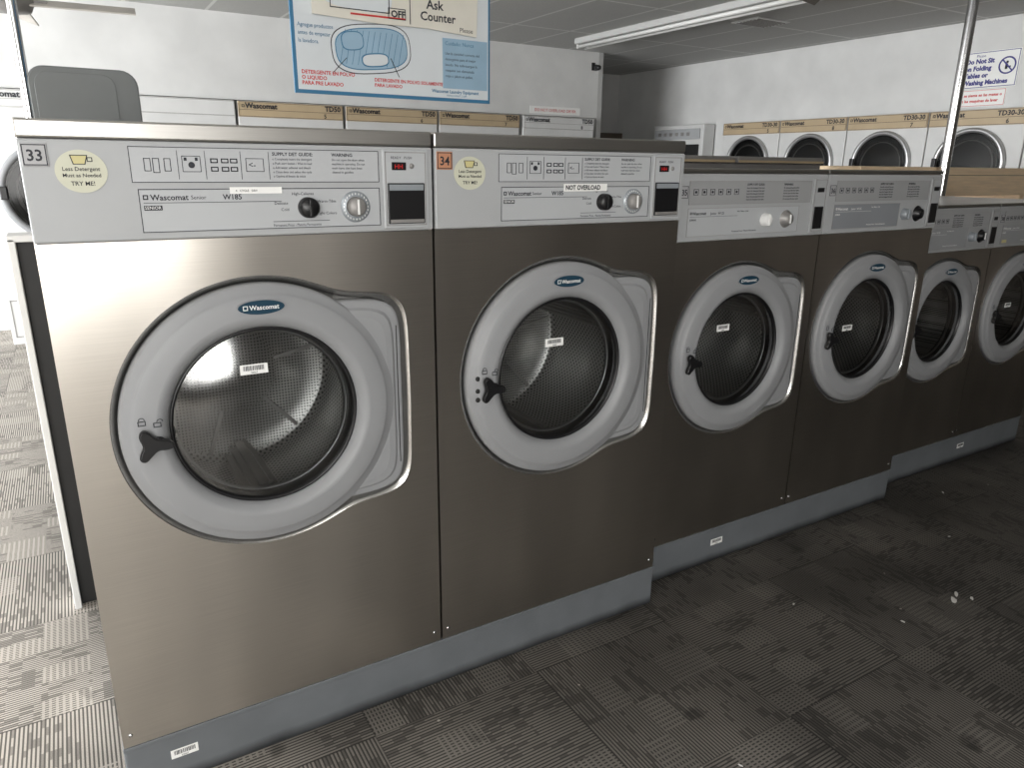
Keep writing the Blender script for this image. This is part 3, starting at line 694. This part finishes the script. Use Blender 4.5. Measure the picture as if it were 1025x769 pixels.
for j,t in enumerate(('Agregue productos','antes de empezar','la lavadora.')): mb.text(t,px+.020,pz+.205-j*.024,.018,y0-.003,BLUEP,sx=.85)
for j,t in enumerate(('DETERGENTE EN POLVO','O LIQUIDO','PARA PRE LAVADO')): mb.text(t,px+.025,pz+.062-j*.017,.0165,y0,RED,bold=.03)
for j,t in enumerate(('DETERGENTE EN POLVO SOLAMENTE','PARA LAVADO')): mb.text(t,px+.28,pz+.052-j*.017,.0155,y0,RED,bold=.03)
mb.rect(px+.545,px+w-.012,pz+.045,pz+.215,y0,LBLUE)
mb.text('Cuidado: Nunca',px+.555,pz+.192,.018,y0-.001,BLUEP)
for j,t in enumerate(('Use la cantidad correcta del','detergente para el mejor','lavado. No sobrecargue la','maquina con demasiada','ropa o jabon en polvo.')): mb.text(t,px+.555,pz+.160-j*.019,.0125,y0-.001,INK)
mb.text('Wascomat Laundry Equipment',px+.50,pz+.029,.0155,y0,BLUEP,bold=.03); mb.text('WASCOMAT.COM',px+.56,pz+.017,.010,y0,BLUEP)
for a_,b_ in (((.13,.07),(.18,.12)),((.37,.07),(.34,.13))): 
    mb.prism([(px+a_[0],pz+a_[1]),(px+a_[0]+.003,pz+a_[1]),(px+b_[0]+.003,pz+b_[1]),(px+b_[0],pz+b_[1])],y0-.0054,y0-.0050,INK)
poster=mb.obj('poster'); tag(poster,'blue-bordered laundry instruction poster hanging from the ceiling','poster')
for xx in (px+.06,px+w-.06):
    mb=MB(); mb.lathe(xx,0,[(.0015,pz+h-.002),(.0015,CZ)],CHROME,8,axis='Z',cy=py+.003); mb.obj('hanging_wire',poster)
mb=MB()
mb.prism([(px+.07,pz+.245),(px+.30,pz+.236),(px+.48,pz+.238),(px+.68,pz+.226),(px+.69,pz+.50),(px+.07,pz+.50)],py-.012,py-.008,CREAM)
yy=py-.0122
blob(px+.22,pz+.32,.26,.10,-.08,PAPER,yy); 
mb.frame(px+.13,px+.34,pz+.270,pz+.345,yy-.001,.003,INK)
mb.rect(px+.20,px+.40,pz+.255,pz+.261,yy,RED); mb.text('OFF',px+.345,pz+.262,.030,yy-.001,INK,bold=.03)
mb.frame(px+.335,px+.40,pz+.255,pz+.290,yy,.0025,INK); mb.frame(px+.415,px+.418,pz+.245,pz+.45,yy,.0015,INK)
mb.text('Ask',px+.48,pz+.302,.042,yy,INK,bold=.02); mb.text('Counter',px+.455,pz+.264,.040,yy,INK,bold=.02); mb.text('Please',px+.61,pz+.237,.022,yy,INK)
tag(mb.obj('paper_sign'),'cream handwritten-style paper sign fixed over the poster','sign')
# wall signs
root=empty('wall_sign',(6.80,3.80,2.10),'white sign with blue lettering and prohibition symbol','sign',rot=-math.pi/2)
mb=MB(); mb.box(0,.44,-.006,0,0,.29,STICK,.002); mb.frame(.006,.434,.006,.284,-.0065,.005,SIGNB)
Y=-.0075
mb.text('Please',.13,.246,.03,Y,SIGNB,'CENTER')
for j,t in enumerate(('Do Not Sit','on Folding','Tables or','Washing Machines')): mb.text(t,.015,.198-j*.056,.050,Y,SIGNB,bold=.05,sx=1. if j<3 else .95)
cxs,czs=.350,.165
mb.lathe(cxs,czs,[(.068,Y),(.068,Y-.001),(.056,Y-.001),(.056,Y)],SIGNB,32,closed=True); mb.prism([(cxs-.048,czs+.042),(cxs-.041,czs+.050),(cxs+.048,czs-.042),(cxs+.041,czs-.050)],Y-.002,Y,SIGNB); mb.oval(cxs-.003,czs+.024,.010,.010,Y-.001,Y,INK,12); mb.box(cxs-.016,cxs+.004,Y-.001,Y,czs-.03,czs+.012,INK); mb.box(cxs-.016,cxs+.028,Y-.001,Y,czs-.018,czs-.006,INK)
mb.obj('sign_face',root)
root=empty('wall_sign',(6.80,3.84,1.955),'white sign with small red lettering below another sign','sign',rot=-math.pi/2)
mb=MB(); mb.box(0,.42,-.006,0,0,.135,STICK,.002); mb.frame(.005,.415,.005,.13,-.0065,.003,RED)
for j,t in enumerate(('No se siente en las mesas o','en las maquinas de lavar')): mb.text(t,.21,.08-j*.045,.032,Y,RED,'CENTER',bold=.03)
mb.obj('sign_face',root)
root=empty('wall_sign',(4.40,6.999,1.975),'small white notice with red lettering','sign')
mb=MB(); mb.box(0,.66,-.006,0,0,.075,STICK,.002)
mb.text('DO NOT OVERLOAD DRYER',.33,.022,.042,-.0075,RED,'CENTER'); mb.obj('sign_face',root)

def fixture(x,y0,y1,label):
    mb=MB(); mb.box(x-.09,x+.09,y0,y1,CZ-.055,CZ-.001,FIXT,.008)
    o=mb.obj('fluorescent_light'); tag(o,label,'light fixture','fluorescent ceiling lights')
    for dx in (-.05,.05):
        mb=MB(); tb=bmesh.new(); bmesh.ops.create_cone(tb,cap_ends=True,segments=16,radius1=.016,radius2=.016,depth=y1-y0-.08)
        for v in tb.verts: v.co=Vector((x+dx+v.co.x,(y0+y1)/2+v.co.z,CZ-.075+v.co.y))
        mb.add(tb,TUBE,True); mb.box(x+dx-.02,x+dx+.02,y0+.01,y0+.04,CZ-.095,CZ-.05,FIXT,.003); mb.box(x+dx-.02,x+dx+.02,y1-.04,y1-.01,CZ-.095,CZ-.05,FIXT,.003)
        mb.obj('tube',o)
fixture(4.62,3.65,6.4,'white double-tube fluorescent fixture on the tiled ceiling')
mb=MB(); mb.box(5.15,5.55,4.65,4.95,CZ-.012,CZ-.001,ENAM,.003)
for j in range(7): mb.box(5.18,5.52,4.68+j*.037,4.69+j*.037,CZ-.018,CZ-.011,METG)
tag(mb.obj('ceiling_vent'),'small white slatted ceiling vent','vent')

def scrap(x,y,s,m=LINT):
    mb=MB(); P=[]
    for i in range(9):
        t=2*math.pi*i/9; r=s*random.uniform(.4,1); P.append((r*math.cos(t)*1.6,r*math.sin(t)*.6))
    mb.prism(P,-.001,.001,m)
    o=mb.obj('paper_scrap',None,(x,y,.0022)); o.rotation_euler=(math.pi/2,0,random.uniform(0,3))
    tag(o,'small torn white paper scrap on the carpet','litter','paper scraps on the carpet')
for x,y,s in ((2.455,1.083,.020),(2.50,1.10,.014),(2.52,1.06,.010),(1.62,.72,.006),(2.18,1.10,.007),(3.3,1.6,.008),(1.25,.95,.005),(2.9,1.35,.006),(1.95,1.35,.006),(2.7,.9,.006)): scrap(x,y,s)

# ---------------------------------------------------------------- lights
def area(name,loc,rot,sx,sy,e,col):
    l=bpy.data.lights.new(name,'AREA'); l.shape='RECTANGLE'; l.size=sx; l.size_y=sy; l.energy=e; l.color=col
    o=bpy.data.objects.new(name,l); o.location=loc; o.rotation_euler=rot; COL.objects.link(o); return o
area('window_light',(-4.9,4.2,1.5),(0,-math.pi/2,0),1.8,4.2,580,(.98,.99,1))
area('shopfront_light',(-1.85,-3.85,1.5),(math.pi/2,0,0),4.4,1.7,130,(1,.985,.965))
area('overhead_fill',(-1.6,-.9,CZ-.05),(0,0,0),.3,2.4,50,(1,.99,.97))  # added fill lamp behind the camera, no fixture modelled there
w=bpy.data.worlds.new('world'); S.world=w; w.use_nodes=True; w.node_tree.nodes['Background'].inputs[0].default_value=(.8,.85,.9,1); w.node_tree.nodes['Background'].inputs[1].default_value=.3

# ---------------------------------------------------------------- camera
cam=bpy.data.cameras.new('camera'); co=bpy.data.objects.new('camera',cam); COL.objects.link(co)
fw=Vector((.4941,.8201,-.2885)).normalized(); rt=Vector((.8581,-.5134,.01035)); rt=(rt-fw*rt.dot(fw)).normalized(); up=rt.cross(fw)
M=Matrix(((rt.x,up.x,-fw.x,0),(rt.y,up.y,-fw.y,0),(rt.z,up.z,-fw.z,CAMH),(0,0,0,1)))
co.matrix_world=M; cam.sensor_width=36; cam.lens=725/1025*36; cam.clip_start=.02
S.camera=co
